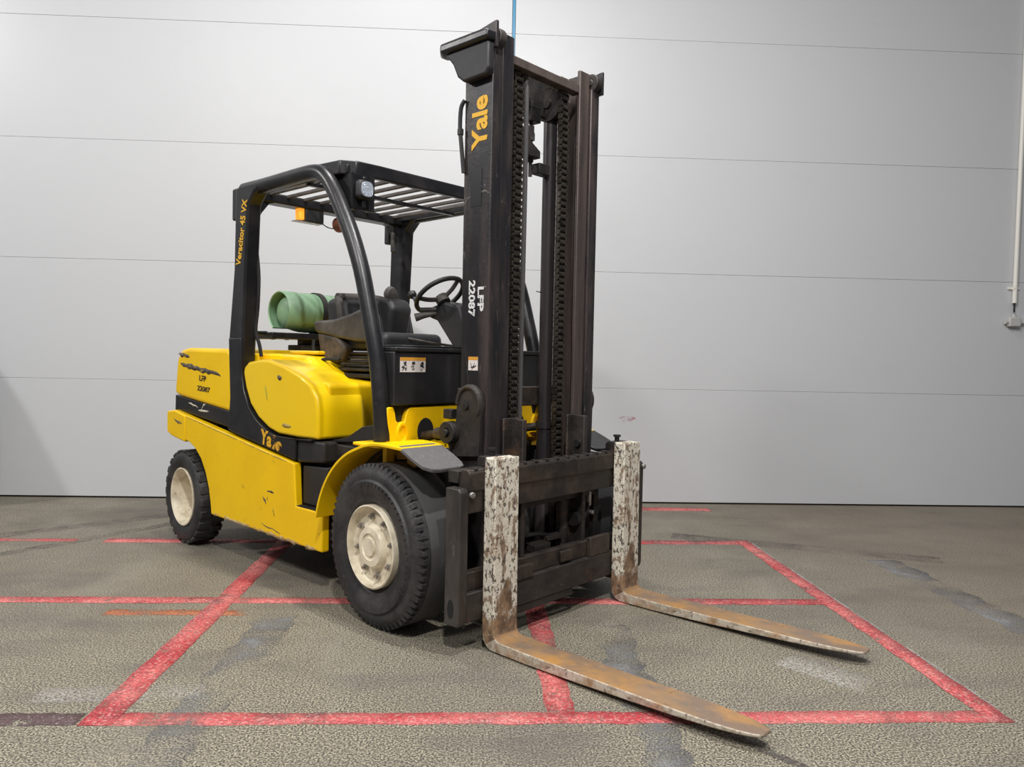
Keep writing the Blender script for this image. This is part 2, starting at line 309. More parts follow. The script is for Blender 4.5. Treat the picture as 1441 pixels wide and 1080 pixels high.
strip('tyre_mark', ((1.6, 6.0), (3.4, 5.3)), .2, TY, 'dark scuff on the floor behind the right red corner', 'tyre mark', GT, z=.0006)
strip('tyre_mark', ((.5, 3.4), (1.35, 2.3)), .04, TY, 'thin dark scuff passing the tip of the near fork', 'tyre mark', GT, z=.003)
strip('floor_stain', ((-1.75, 3.12), (-1.1, 3.15)), .14, WP, 'pale spill stain at lower left above the front red line', 'stain', z=.0006)
strip('floor_stain', ((1.5, 3.5), (1.75, 3.2)), .2, WP, 'pale spill stain inside the right red corner', 'stain', z=.0006)

# skip added unseen outside the left edge to cast the shadow on the wall
sk = bpy.data.objects.new('unseen_occluder', None); COL.objects.link(sk); sk.location = (-5.2, 6.88, 0)
tag(sk, 'added unseen skip just outside the left edge, shading the wall foot', 'occluder')
g = MB(); g.prism([(-.75, .18), (.72, .18), (.73, 1.02), (.28, 1.93), (-.75, 1.93)], 'y', -.2, .2); g.build('occluder_body', mat('occluder_grey', (.12, .14, .15), .5), sk, bevel=.01)
g = MB(); g.box(-.7, .68, -.18, .18, 0, .18); g.build('occluder_base', DARKM, sk, bevel=.01)

# conduit and socket on the wall at right
cp = bpy.data.objects.new('wall_conduit', None); COL.objects.link(cp); cp.location = (5.34, WY, 1.8)
tag(cp, 'white plastic conduit pipe running down the wall at the right edge', 'conduit')
g = MB(); g.tube([(.03, -.03, 4.6), (.01, -.03, 2.7), (0, -.03, .25)], .021, 12, sub=1); g.build('pipe', WHITEP, cp)
g = MB(); g.box(-.06, .055, -.018, 0, .385, .41); g.box(-.022, -.014, -.05, 0, .38, .41); g.build('pipe_clip', WHITEP, cp, bevel=.003)
g = MB(); g.tube([(0, -.03, .26), (0, -.03, .16)], .008, 8, sub=1); g.build('cable', DARKG, cp)
jb = bpy.data.objects.new('junction_box', None); COL.objects.link(jb); jb.location = (5.34, WY, 1.86)
tag(jb, 'small grey junction box below the white conduit on the wall', 'junction box')
g = MB(); g.box(-.06, .06, -.06, 0, -.045, .05); g.build('box_body', GREYP, jb, bevel=.012, seg=3)
g = MB(); g.cyl((-.06, -.03, 0), .022, -.03, 0, 'x', 12); g.build('cable_gland', GREYP, jb)
g = MB(); g.cyl((.06, -.03, 0), .022, 0, .03, 'x', 12); g.build('cable_gland', GREYP, jb)
g = MB(); g.cyl((0, -.03, .05), .02, 0, .03, 'z', 12); g.build('cable_gland', GREYP, jb)
g = MB(); g.cyl((.06, -.03, 0), .013, .03, 2.0, 'x', 12); g.build('side_pipe', WHITEP, jb)

# ================================================================== FORKLIFT (x forward to the forks, y to its left, z up)
FL = bpy.data.objects.new('forklift', None); COL.objects.link(FL)
FL.location = (.12, 4.398, 0); FL.rotation_euler = (0, 0, -.786964)
tag(FL, 'yellow and black gas powered forklift truck with tall mast and worn forks', 'forklift')

# ---- front and rear tyres
def make_front_wheel():
    g = MB()
    prof = [(.215, -.262), (.24, -.285), (.262, -.285), (.275, -.295), (.335, -.302), (.345, -.29), (.362, -.292), (.385, -.288), (.405, -.272), (.417, -.25), (.42, -.22), (.42, -.04), (.405, -.01), (.36, .0), (.25, .0), (.215, -.02)]
    g.lathe(prof, n=72); t = g.build('front_wheel', RUB, FL, smooth=40)
    lab(t, 'worn solid rubber front tyre')
    g = MB(); g.lathe([(.4205, -.225), (.4225, -.215), (.4225, -.045), (.4205, -.035)], n=72); g.build('tread_band', TREAD, t)
    g = MB(); n = 66   # small shoulder lugs along the outer edge
    for i in range(n):
        a = 2*PI*i/n; L_ = random.uniform(.004, .030); wd = random.uniform(.0085, .013)
        Mx = Matrix.Rotation(-a, 4, 'Y')
        g.prism([(.378, -wd), (.412, -wd), (.4245, -wd*.9), (.4245, wd*.9), (.412, wd), (.378, wd)], 'y', -.2885, -.2885+.03+L_)
        for v in g.bm.verts[-12:]:
            if v.co.x < .40 and v.co.y < -.28: v.co.y += .0
            elif v.co.x > .41 and v.co.y < -.28: v.co.y += .018
            v.co = Mx @ v.co
        g.bm.verts.ensure_lookup_table()
    g.build('tread_lugs', RUB, t, smooth=25, kind='stuff')
    g = MB(); n = 26   # raised marks moulded in the sidewall
    for i in range(n):
        a = 2*PI*i/n*.42-.7
        Mx = Matrix.Rotation(-a, 4, 'Y'); c0 = len(g.bm.verts)
        g.box(.315, .333, -.306, -.295, -.004, .004, Mx)
    g.build('sidewall_marks', RUB, t, smooth=25, kind='stuff')
    g = MB(); g.lathe([(.198, -.15), (.201, -.285), (.208, -.304), (.215, -.300), (.215, -.262), (.2, -.1)], n=56)
    g.lathe([(.205, -.27), (.196, -.262), (.188, -.258), (.15, -.255), (.112, -.262), (.108, -.286), (.10, -.298), (.07, -.302), (.066, -.294), (.05, -.294), (.046, -.304), (0.0005, -.306)], n=48)
    rim = g.build('rim', CREAM, t, smooth=30); lab(rim, 'cream painted steel wheel rim')
    nut = None
    for i in range(8):
        a = 2*PI*i/8+.2
        if nut is None:
            g = MB(); g.cyl((0, 0, 0), .017, -.018, .0, 'y', 6); g.cyl((0, 0, 0), .008, -.032, -.018, 'y', 10); nut = g.build('wheel_nut', CHROM, t, smooth=25); q = nut
        else: q = dup(nut, t)
        q.location = (.152*math.cos(a), -.256, .152*math.sin(a))
    return t
def make_rear_wheel():
    g = MB()
    g.lathe([(.205, -.17), (.222, -.188), (.25, -.193), (.262, -.20), (.30, -.196), (.322, -.182), (.334, -.16), (.337, -.13), (.337, -.06), (.32, -.015), (.28, 0), (.215, -.01)], n=60)
    t = g.build('rear_wheel', RUB, FL, smooth=40); lab(t, 'black rubber rear tyre with blocky shoulder')
    g = MB(); n = 24
    for i in range(n):
        a = 2*PI*i/n; Mx = Matrix.Rotation(-a, 4, 'Y')
        g.box(.318, .342, -.186, -.10, -.027, .027, Mx); Mx = Matrix.Rotation(-(a+PI/n), 4, 'Y'); g.box(.318, .342, -.096, -.01, -.027, .027, Mx)
    g.build('tread_lugs', RUB, t, bevel=.004, seg=1, smooth=25, kind='stuff')
    g = MB(); g.lathe([(.205, -.165), (.213, -.192), (.206, -.196), (.196, -.188), (.186, -.16), (.180, -.10), (.172, -.02), (.15, .0), (.10, .01), (.075, .0), (.070, -.07), (.055, -.085), (.04, -.105), (.0005, -.108)], n=48)
    rim = g.build('rim', CREAM, t, smooth=30); lab(rim, 'deep cream dished wheel rim with centre hub')
    nut = None
    for i in range(6):
        a = 2*PI*i/6+.3
        if nut is None:
            g = MB(); g.cyl((0, 0, 0), .011, -.014, 0, 'y', 6); nut = g.build('wheel_nut', CHROM, t, smooth=25); q = nut
        else: q = dup(nut, t)
        q.location = (.10*math.cos(a), .008, .10*math.sin(a))
    return t
def dup_tree(o, parent, loc, rot):
    c = dup(o, parent, loc, rot)
    for ch in list(o.children): dup(ch, c)
    return c
fw = make_front_wheel(); fw.location = (-.07, -.52, .4225); fw.rotation_euler = (0, 0, -.07)
dup_tree(fw, FL, (-.045, .515, .4225), (0, 0, PI))
rw = make_rear_wheel(); rw.location = (-2.45, -.525, .342); rw.rotation_euler = (0, 0, -.06)
dup_tree(rw, FL, (-2.45, .525, .342), (0, 0, PI))
g = MB(); g.cyl((-.045, 0, .42), .11, -.52, .52, 'y', 20); g.box(-.2, .10, -.22, .22, .24, .62); g.cyl((0, 0, .42), .17, -.14, .14, 'y', 24); g.build('front_axle', DARKM, FL, bevel=.01)
g = MB(); g.box(-2.53, -2.37, -.5, .5, .27, .41); g.build('rear_axle', DARKM, FL, bevel=.01)

# ---- counterweight, chassis, panels
g = MB()
g.prism([(-1.80, 1.0), (-1.80, 1.385), (-1.86, 1.425), (-2.45, 1.432), (-2.56, 1.415), (-2.625, 1.35), (-2.665, 1.09), (-2.58, 1.072)], 'y', -.685, .685)
cw = g.build('counterweight', YEL, FL, bevel=.028, seg=4); lab(cw, 'scuffed yellow counterweight at the rear')
g = MB(); g.prism([(-1.76, .885), (-1.78, 1.0), (-2.58, 1.072), (-2.67, 1.08), (-2.675, .96), (-2.42, .95)], 'y', -.675, .675); g.build('counterweight_band', BLK, FL, bevel=.006)
g = MB()
g.prism([(-2.725, .955), (-2.725, .80), (-2.66, .775), (-2.43, .745), (-2.425, .94), (-2.60, .97)], 'y', -.715, .715); bu = g.build('rear_bumper', YEL, FL, bevel=.012, seg=3)
g = MB(); g.box(-2.70, -2.09, -.46, .46, .52, .9); g.box(-2.05, -.14, -.60, .60, .36, .88); g.box(-1.78, -.9, -.58, .58, .86, 1.0); ch = g.build('chassis', DARKM, FL, bevel=.01)
arch = [(-2.02, .278), (-2.035, .36), (-2.062, .46), (-2.11, .56), (-2.18, .65), (-2.27, .715), (-2.36, .75), (-2.43, .762)]
side = [(-.675, .262), (-.675, .492), (-.955, .492), (-.975, .747), (-2.43, .943)]
for sg in (-1, 1):
    g = MB(); g.prism(arch+side[::-1], 'y', sg*.712, sg*.66)
    sp_ = g.build('side_panel', YEL, FL, bevel=.010, seg=3)
    if sg < 0: lab(sp_, 'scratched yellow lower side panel')
    g = MB(); g.box(-.955, -.665, sg*.705, sg*.50, .478, .497)
    for i in range(9):
        for j in range(4): g.box(-.945+i*.03, -.93+i*.03, sg*(.69-j*.04), sg*(.684-j*.04), .497, .501)
    g.build('step_plate', DARKM, FL)
    # black side frame plate that sweeps round the hood
    g = MB(); g.prism([(-1.80, .885), (-1.74, .872), (-.975, .765), (-.97, .893), (-1.19, .893), (-1.30, .915), (-1.43, .975), (-1.53, 1.05), (-1.60, 1.16), (-1.635, 1.30), (-1.64, 1.50), (-1.80, 1.50), (-1.775, 1.1)], 'y', sg*.708, sg*.63)
    g.build('side_frame', BLK, FL, bevel=.008, seg=3)
    g = MB(); g.prism([(-1.31, .900), (-1.195, .8935), (-.975, .8935), (-.80, .905), (-.80, .893), (-1.19, .881), (-1.31, .889)], 'y', sg*.712, sg*.60); g.build('trim_lip', BLK, FL, bevel=.003)
    # engine cover pod
    g = MB(); g.prism([(-1.625, 1.27), (-1.615, 1.31), (-1.56, 1.345), (-1.40, 1.365), (-1.30, 1.362), (-1.12, 1.325), (-.95, 1.275), (-.84, 1.225), (-.775, 1.15), (-.755, 1.05), (-.755, .905), (-.97, .90), (-1.19, .905), (-1.30, .93), (-1.43, .99), (-1.53, 1.07), (-1.59, 1.17)], 'y', sg*.695, sg*.36)
    hc = g.build('hood_side_cover', YELC, FL, bevel=.048, seg=6, smooth=50)
    if sg < 0: lab(hc, 'rounded glossy yellow engine cover')
    g = MB(); g.prism([(-.955, .50), (-.735, .50), (-.70, .745), (-.955, .735)], 'y', sg*.665, sg*.40); bc = g.build('step_riser', PLA, FL, bevel=.012, seg=3)
    g = MB(); g.prism([(-.978, .752), (-.70, .775), (-.70, .893), (-.978, .893)], 'y', sg*.692, sg*.40); g.build('side_valance', PLA, FL, bevel=.016, seg=4)
    # fender
    g = MB(); O_, I_ = [], []
    for i in range(21):
        a = math.radians(174-i*4.4); rr = .575-.05*min(1, i/14)
        O_.append((-.045+rr*math.cos(a), .43+rr*math.sin(a))); I_.append((-.045+(rr-.014)*math.cos(a), .43+(rr-.014)*math.sin(a)))
    O_ += [(.13, .948)]; I_ += [(.13, .934)]
    g.prism(O_+I_[::-1], 'y', sg*.80, sg*.50); fe = g.build('fender', YEL, FL, smooth=30, bevel=.002); lab(fe, 'curved yellow steel front mudguard')
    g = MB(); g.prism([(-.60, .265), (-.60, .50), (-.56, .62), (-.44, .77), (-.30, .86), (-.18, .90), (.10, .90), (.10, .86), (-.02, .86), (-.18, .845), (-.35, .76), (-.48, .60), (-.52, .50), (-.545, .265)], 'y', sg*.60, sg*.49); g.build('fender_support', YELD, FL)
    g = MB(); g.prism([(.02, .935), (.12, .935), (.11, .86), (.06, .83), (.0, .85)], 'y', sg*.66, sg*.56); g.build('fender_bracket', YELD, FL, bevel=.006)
    # rubber flap on the fender
    g = MB()
    secs = []
    for (x, z, ya, yb) in ((.07, .953, .77, .54), (.13, .946, .80, .53), (.22, .908, .805, .53), (.29, .878, .80, .54), (.325, .865, .77, .56), (.335, .861, .73, .60)):
        secs.append([(x, -sg*-ya, z), (x, sg*yb, z), (x-.006, sg*yb, z-.02), (x-.006, sg*ya, z-.02)])
    g.loft(secs); fp = g.build('mud_flap', FLAP if sg < 0 else PLA, FL, bevel=.005); lab(fp, 'grey rubber mudguard flap')
    # front frame wing plate with cut-out
    g = MB()
    outer = [(-.655, .70), (-.655, 1.125), (-.612, 1.128), (-.60, 1.10), (-.592, 1.055), (-.575, 1.04), (-.535, 1.04), (-.522, 1.09), (-.51, 1.112), (-.49, 1.122), (-.10, 1.128), (-.10, .70)]
    g.prism([(sg*-p[0]*-1 if False else sg*abs(p[0]), p[1]) for p in outer], 'x', -.205, -.17)
    wp_ = g.build('front_frame_plate', YEL, FL, bevel=.006, seg=2)
    g = MB(); secs = [[(-.178, sg*(.553+.042*math.cos(t)), .985+.062*math.sin(t)), (-.158, sg*(.553+.036*math.cos(t)), .985+.055*math.sin(t)), (-.158, sg*(.553+.026*math.cos(t)), .985+.043*math.sin(t)), (-.178, sg*(.553+.022*math.cos(t)), .985+.038*math.sin(t))] for t in [2*PI*i/24 for i in range(24)]]
    g.loft(secs, closed=True); g.build('plate_boss', YEL, FL)
    g = MB(); g.prism([(sg*(.385+.058*math.cos(t)), .985+.075*math.sin(t)) for t in [2*PI*i/20 for i in range(20)]], 'x', -.175, -.166); g.build('cylinder_opening', DARKG, FL)
    g = MB(); g.box(-.30, -.08, sg*.78, sg*.52, .925, .942); g.build('fender_platform', YEL, FL, bevel=.006)
    # tilt cylinder
    g = MB(); g.tube([(-.30, sg*.36, .94), (.10, sg*.475, 1.0)], .026, 14, sub=1); g.tube([(.02, sg*.462, .99), (.12, sg*.478, 1.003)], .036, 12, sub=1); tc_ = g.build('tilt_cylinder', CARR2, FL)
    g = MB(); g.lathe([(.022, -.03), (.058, -.03), (.058, .03), (.022, .03), (.022, -.03)], (.145, sg*.49, 1.01), 'y', 20); g.cyl((.145, sg*.49, 1.01), .02, -.045, .045, 'y', 12); g.build('clevis', DARKM, FL, bevel=.004)
# black middle: cowl, hood deck, floor
g = MB(); g.box(-.30, -.155, -.625, .625, 1.135, 1.425); dc = g.build('front_cowl', PLA, FL, bevel=.008, seg=3)
g = MB(); g.box(-.36, -.145, -.62, .62, 1.425, 1.45); g.box(-.33, -.16, -.56, -.1, 1.45, 1.462); g.build('cowl_top', PLA, FL, bevel=.006, seg=2)
g = MB(); g.box(-.80, -.25, -.58, .58, .86, .90); g.build('floor_plate', DARKM, FL)
g = MB(); g.box(-.30, -.20, -.60, .60, .62, 1.13); g.build('firewall', DARKM, FL)
g = MB(); g.prism([(-.785, .90), (-.785, 1.215), (-.81, 1.235), (-1.10, 1.255), (-1.10, .90)], 'y', -.60, .60); hf = g.build('hood_front', YEL, FL, bevel=.02, seg=4)
g = MB(); g.prism([(-1.05, 1.20), (-1.10, 1.275), (-1.24, 1.375), (-1.30, 1.39), (-1.50, 1.40), (-1.79, 1.40), (-1.79, 1.2)], 'y', -.44, .44); g.build('engine_hood', YELC, FL, bevel=.03, seg=5)
g = MB(); g.box(-1.62, -1.28, -.36, .36, 1.40, 1.425); g.build('hood_rib', YELC, FL, bevel=.012, seg=3)
g = MB(); g.box(-1.79, -1.60, -.60, .60, 1.3, 1.40); g.build('hood_rear_shelf', YEL, FL, bevel=.015, seg=3)
g = MB(); g.prism([(-.76, .893), (-.60, .93), (-.46, 1.0), (-.27, 1.03), (-.25, .935), (-.76, .885)], 'y', -.60, -.50); g.build('floor_side_cover', PLA, FL, bevel=.015, seg=3)

# decals and lettering
Ys = -.7105
text('Ya', 'lettering', YTXT, FL, (-1.375, Ys, .838), (1, 0, -.14), (.14, 0, 1), .125, .135, .004)
text('le', 'lettering', YTXTW, FL, (-1.225, Ys, .815), (1, 0, -.14), (.14, 0, 1), .115, .105, .004)
text('LFP', 'stencil_mark', BTXT, FL, (-2.26, -.6875, 1.20), (1, 0, -.06), (.06, 0, 1), .055, .10, .001)
text('22087', 'stencil_mark', BTXT, FL, (-2.29, -.6875, 1.13), (1, 0, -.06), (.06, 0, 1), .05, .19, .001)
def ribbon(name, pts, wd, y, m, parent=FL, label=None):
    g = MB(); T, B = [], []
    for i, p in enumerate(pts):
        k = wd*random.uniform(.6, 1.25) if 0 < i < len(pts)-1 else wd*.25
        T.append(g.bm.verts.new((p[0], y, p[1]+k/2))); B.append(g.bm.verts.new((p[0], y, p[1]-k/2)))
    for i in range(len(pts)-1): g.face([T[i], T[i+1], B[i+1], B[i]])
    o = g.build(name, m, parent); o.modifiers.new('th', 'SOLIDIFY').thickness = .0008
    if label: o['label'] = label
    return o
def jit(a, b, n, j): return [(a[0]+(b[0]-a[0])*i/n, a[1]+(b[1]-a[1])*i/n+random.uniform(-j, j)) for i in range(n+1)]
ribbon('scrape', jit((-2.56, 1.315), (-1.95, 1.245), 14, .006), .034, -.6865, SCRA, label='long dark scrape across the counterweight')
ribbon('scrape', jit((-2.60, 1.385), (-2.42, 1.37), 6, .008), .03, -.6865, SCRA)
ribbon('scratch', jit((-2.45, 1.03), (-2.30, 1.005), 4, .003), .012, -.6765, WSCR)
ribbon('scratch', jit((-2.30, .985), (-2.14, .985), 4, .003), .012, -.6765, WSCR)
ribbon('scratch', jit((-2.25, 1.0), (-2.18, 1.045), 4, .008), .012, -.6765, WSCR)
for (a, b, w_) in (((-2.60, .90), (-2.47, .875), .02), ((-1.33, .50), (-1.29, .46), .022), ((-1.28, .545), (-1.20, .535), .014), ((-1.21, .44), (-1.19, .39), .016), ((-1.35, .325), (-1.12, .30), .007)):
    ribbon('scrape', jit(a, b, 5, .006), w_, Ys-.005 if a[0] < -2.45 else Ys-.0025, SCRA)
ribbon('worn_edge', jit((-2.0, .288), (-.72, .270), 30, .003), .022, Ys-.0028, mat('worn_panel_edge', (.58, .44, .22), .6, alpha=[(16, .50, .08, U)]))
ribbon('worn_edge', jit((-2.40, .932), (-1.05, .748), 24, .002), .010, Ys-.0028, mat('rubbed_bright_edge', (.85, .62, .10), .5, alpha=[(10, .52, .08, U)]))
# wiped paint marks on the cover: green smear, dull touch-up
ribbon('paint_smear', jit((-1.345, 1.20), (-1.315, 1.11), 4, .004), .03, -.6965, mat('green_smear', (.22, .42, .12), .6, alpha=[(50, .55, .06, U)]))
ribbon('paint_smear', jit((-1.20, 1.26), (-1.15, 1.25), 4, .004), .03, -.6965, SCRA)
ribbon('paint_smear', jit((-1.14, .965), (-1.04, .96), 4, .004), .03, -.6965, mat('dull_touch_up', (.45, .33, .08), .6, alpha=[(50, .6, .06, U)]))

def sticker(name, y0, y1, z0, z1, x, n, label):
    o = bpy.data.objects.new(name, None)
    g = MB(); g.box(x, x+.0015, y0, y1, z0, z1); s_ = g.build(name, STW, FL); lab(s_, label)
    g = MB(); g.box(x+.0015, x+.0022, y0, y1, z1-(z1-z0)*.22, z1); g.build('warning_stripe', STO, s_)
    g = MB(); wd = (y1-y0)/n
    for i in range(n):
        cy = y0+wd*(i+.5); zz = z0+(z1-z0)*.38
        g.cyl((x+.002, cy+wd*.12, zz+.022), .006, 0, .001, 'x', 8)
        for k in range(13):
            a = random.uniform(0, PI); l_ = random.uniform(.008, wd*.4); dy, dz = math.cos(a)*l_, math.sin(a)*l_*.8; oy, oz = cy+random.uniform(-.3, .3)*wd*.7, zz+random.uniform(-.018, .02)
            g.prism([(oy-dy/2, oz-dz/2-.002), (oy+dy/2, oz+dz/2-.002), (oy+dy/2, oz+dz/2+.003), (oy-dy/2, oz-dz/2+.003)], 'x', x+.0018, x+.003)
    g.build('pictograms', STK, s_, kind='stuff')
sticker('warning_sticker', -.585, -.405, 1.315, 1.395, -.1545, 3, 'white and orange warning sticker with pictograms')
sticker('warning_sticker', .29, .40, 1.315, 1.395, -.1545, 2, 'white and orange warning sticker partly behind the mast')

# ---- overhead guard
for sg in (-1, 1):
    path = [(-1.69, 2.475), (-1.45, 2.472), (-1.15, 2.475), (-.93, 2.475), (-.83, 2.462), (-.76, 2.425), (-.69, 2.355), (-.60, 2.225), (-.50, 2.06), (-.41, 1.87), (-.345, 1.673), (-.29, 1.49), (-.25, 1.328), (-.222, 1.13), (-.21, .945)]
    g = MB(); g.tube([(x, sg*.655, z) for x, z in path], .046, 16, sub=3); gt = g.build('guard_leg', BLK, FL, smooth=60)
    if sg < 0: lab(gt, 'black curved tube leg of the overhead guard')
    g = MB(); g.prism([(-1.735, 2.49), (-1.75, 1.95), (-1.815, 1.48), (-1.79, .95), (-1.60, .95), (-1.64, 1.3), (-1.625, 1.48), (-1.60, 1.95), (-1.575, 2.36), (-1.50, 2.43), (-1.45, 2.45), (-1.45, 2.49)], 'y', sg*.70, sg*.60)
    gp = g.build('guard_pillar', BLK, FL, bevel=.016, seg=4)
    g = MB(); g.box(-1.80, -1.735, sg*.69, sg*.58, 2.28, 2.49); g.build('pillar_cap', PLA, FL, bevel=.012, seg=3)
    g = MB(); g.prism([(-.215, .94), (-.30, .94), (-.24, 1.25), (-.23, 1.25)], 'y', sg*.66, sg*.64); g.build('leg_gusset', BLK, FL)
    g = MB(); g.prism([(sg*.60, 2.42), (sg*.60, 2.28), (sg*.575, 2.33), (sg*.52, 2.40), (sg*.44, 2.42)], 'x', -1.70, -1.62); g.build('corner_gusset', BLK, FL)
g = MB(); g.box(-1.72, -1.60, -.62, .62, 2.41, 2.475); g.build('rear_header', BLK, FL, bevel=.01)
g = MB(); g.prism([(-.85, -.655), (-.66, -.635), (-.595, -.56), (-.585, -.40), (-.585, .40), (-.595, .56), (-.66, .635), (-.85, .655), (-.85, .60), (-.70, .575), (-.64, .50), (-.63, .38), (-.63, -.38), (-.64, -.50), (-.70, -.575), (-.85, -.60)], 'z', 2.435, 2.515); fh = g.build('front_header', BLK, FL, bevel=.008, seg=2)
g = MB(); g.box(-1.62, -.62, -.61, -.585, 2.44, 2.49); g.box(-1.62, -.62, .585, .61, 2.44, 2.49); g.build('roof_rail', BLK, FL, bevel=.004)
SL = mat('dusty_slat', (.10, .085, .078), .6, layers=[((.03, .026, .025), 8, .5, .15, .7, U)])
sl = None
for i in range(9):
    y = -.52+i*.13
    if sl is None: g = MB(); g.box(-1.62, -.62, -.012, .012, 2.452, 2.474); sl = g.build('roof_slat', SL, FL, bevel=.004); q = sl
    else: q = dup(sl, FL)
    q.location = (0, y, 0)
g = MB(); g.box(-1.055, -1.02, -.60, .60, 2.425, 2.447); g.build('roof_crossbar', BLK, FL, bevel=.003)
# side light box and headlamp under the front corner
for sg, nm in ((-1, 'near'), (1, 'far')):
    g = MB(); g.prism([(-.74, 2.24), (-.60, 2.235), (-.585, 2.44), (-.80, 2.44)], 'y', sg*.60, sg*.585); g.box(-.60, -.585, sg*.60, sg*.44, 2.235, 2.44); lb = g.build('lamp_bracket', BLK, FL, bevel=.003)
    g = MB(); g.box(-.585, -.53, -.055, .055, -.055, .055); hl = g.build('headlamp', PLA, FL, bevel=.026, seg=6); hl.location = (0, sg*.535, 2.345)
    lab(hl, 'small square LED work lamp with pale lens')
    g = MB(); sq = [(.041*abs(math.cos(t))**.7*math.copysign(1, math.cos(t)), .043*abs(math.sin(t))**.7*math.copysign(1, math.sin(t))) for t in [2*PI*i/32 for i in range(32)]]; g.prism(sq, 'x', -.534, -.524); g.build('lamp_lens', LENS, hl, bevel=.003)
    g = MB(); g.box(-.575, -.55, -.012, .012, .05, .075); g.box(-.57, -.555, -.01, .01, -.10, -.05); g.build('lamp_mount', BLK, hl, bevel=.004)
g = MB(); g.box(-.80, -.60, -.585, -.50, 2.36, 2.435); g.build('wiring_box', DUSTP, FL, bevel=.01)
# rear beacon hanging from the guard, beeper
g = MB(); g.box(-1.70, -1.61, -.245, -.10, 2.325, 2.445); rl = g.build('rear_lamp', PLA, FL, bevel=.006)
g = MB(); g.box(-1.685, -1.63, -.285, -.245, 2.335, 2.43); am = g.build('amber_lens', amb, rl, bevel=.004); lab(am, 'lit amber warning light lens')
g = MB(); g.box(-1.69, -1.62, -.31, -.10, 2.32, 2.326); g.build('lamp_shelf', CHROM, rl)
g = MB(); g.tube([(-1.65, -.10, 2.34), (-1.65, -.05, 2.315), (-1.65, .0, 2.31), (-1.65, .03, 2.33)], .004, 6); g.build('lamp_cable', DARKG, rl)
g = MB(); g.lathe([(.0005, -.03), (.04, -.03), (.055, -.015), (.055, .03), (.03, .04), (.0005, .04)], (-1.65, .06, 2.345), 'x', 20); g.box(-1.66, -1.64, .05, .07, 2.39, 2.43); bz = g.build('reversing_beeper', RED, FL); lab(bz, 'round rusty orange reversing beeper')
g = MB(); g.box(-1.66, -1.63, .53, .57, 2.20, 2.36); g.build('mirror', DUSTP, FL, bevel=.012)
text('Veracitor 45 VX', 'lettering', YTXT, FL, (-1.66, -.7015, 1.97), (.19, 0, 1), (-1, 0, .19), .085, .43, .0018)

# cables down the pillar
g = MB(); g.tube([(-1.61, -.61, 2.05), (-1.595, -.605, 1.9), (-1.605, -.605, 1.7), (-1.62, -.61, 1.55), (-1.59, -.60, 1.46), (-1.58, -.59, 1.38)], .012, 8); g.build('wiring_loom', DARKG, FL)

# ---- gas tank bracket
g = MB(); g.box(-2.19, -1.92, -.30, .52, 1.51, 1.556); g.box(-2.2, -1.91, -.32, -.28, 1.505, 1.556); g.tube([(-2.02, -.30, 1.55), (-1.95, -.45, 1.545), (-1.75, -.60, 1.54)], .016, 8); tb = g.build('tank_bracket', BLK, FL, bevel=.006)
g = MB(); g.box(-2.15, -1.97, -.05, .38, 1.43, 1.47); g.box(-2.10, -2.02, .0, .3, 1.47, 1.545)
for k in range(5): g.box(-2.12+.03*k, -2.105+.03*k, -.22+.1*k, -.18+.1*k, 1.505, 1.545)
g.build('bracket_base', DARKM, FL, bevel=.006)
g = MB(); g.lathe([(.1525, 0), (.159, 0), (.159, .045), (.1525, .045), (.1525, 0)], (-2.05, .10, 1.715), 'y', 40); g.box(-2.12, -1.98, .10, .145, 1.55, 1.5605); st = g.build('tank_strap', DARKM, FL)

# ---- seat
g = MB(); g.box(-1.16, -.80, -.27, .27, 1.255, 1.285); g.box(-1.18, -.78, -.28, .28, 1.30, 1.32)
for k in range(4): g.box(-1.14+.01*k, -.82-.01*k, -.255, .255, 1.325+.027*k, 1.343+.027*k)
g.build('seat_suspension', DARKM, FL, bevel=.006)
g = MB(); g.box(-1.22, -.72, -.25, .25, 1.43, 1.55); ss = g.build('seat_cushion', PLA, FL, bevel=.045, seg=5)
g = MB()
secs = []
for (y, t, zt) in ((-.27, .04, 1.76), (-.24, .06, 1.79), (-.10, .05, 1.80), (.10, .05, 1.80), (.24, .06, 1.80), (.30, .04, 1.76)):
    secs.append([(-1.10+t, y, 1.50), (-1.17+t, y, zt-.05), (-1.20, y, zt), (-1.27-t, y, zt-.02), (-1.23-t, y, 1.50)])
g.loft(secs); sb = g.build('seat_backrest', PLA, FL, bevel=.025, seg=4, smooth=50); lab(sb, 'low black operator seat backrest')
g = MB(); g.tube([(-1.19, -.27, 1.775), (-1.19, -.02, 1.785), (-1.19, .12, 1.775)], .033, 12); g.tube([(-1.19, -.26, 1.775), (-1.15, -.27, 1.70), (-1.12, -.27, 1.58)], .028, 10); g.build('seat_top_roll', DUSTP, FL)
g = MB(); g.prism([(-1.41, 1.625), (-1.19, 1.632), (-1.0, 1.665), (-.86, 1.705), (-.78, 1.66), (-.76, 1.55), (-.80, 1.485), (-.95, 1.49), (-1.12, 1.51), (-1.39, 1.55)], 'y', -.31, -.23); hr = g.build('hip_restraint', DUSTP, FL, bevel=.02, seg=3); lab(hr, 'dusty grey seat side bolster')
g = MB(); g.prism([(-1.38, 1.55), (-1.15, 1.52), (-1.05, 1.45), (-1.10, 1.36), (-1.24, 1.345), (-1.34, 1.40)], 'y', -.30, -.22); g.build('belt_retractor_cover', mat('brown_dusty_plastic', (.10, .075, .055), .6, layers=[((.03, .025, .02), 12, .5, .1, .9, U)]), FL, bevel=.02, seg=3)
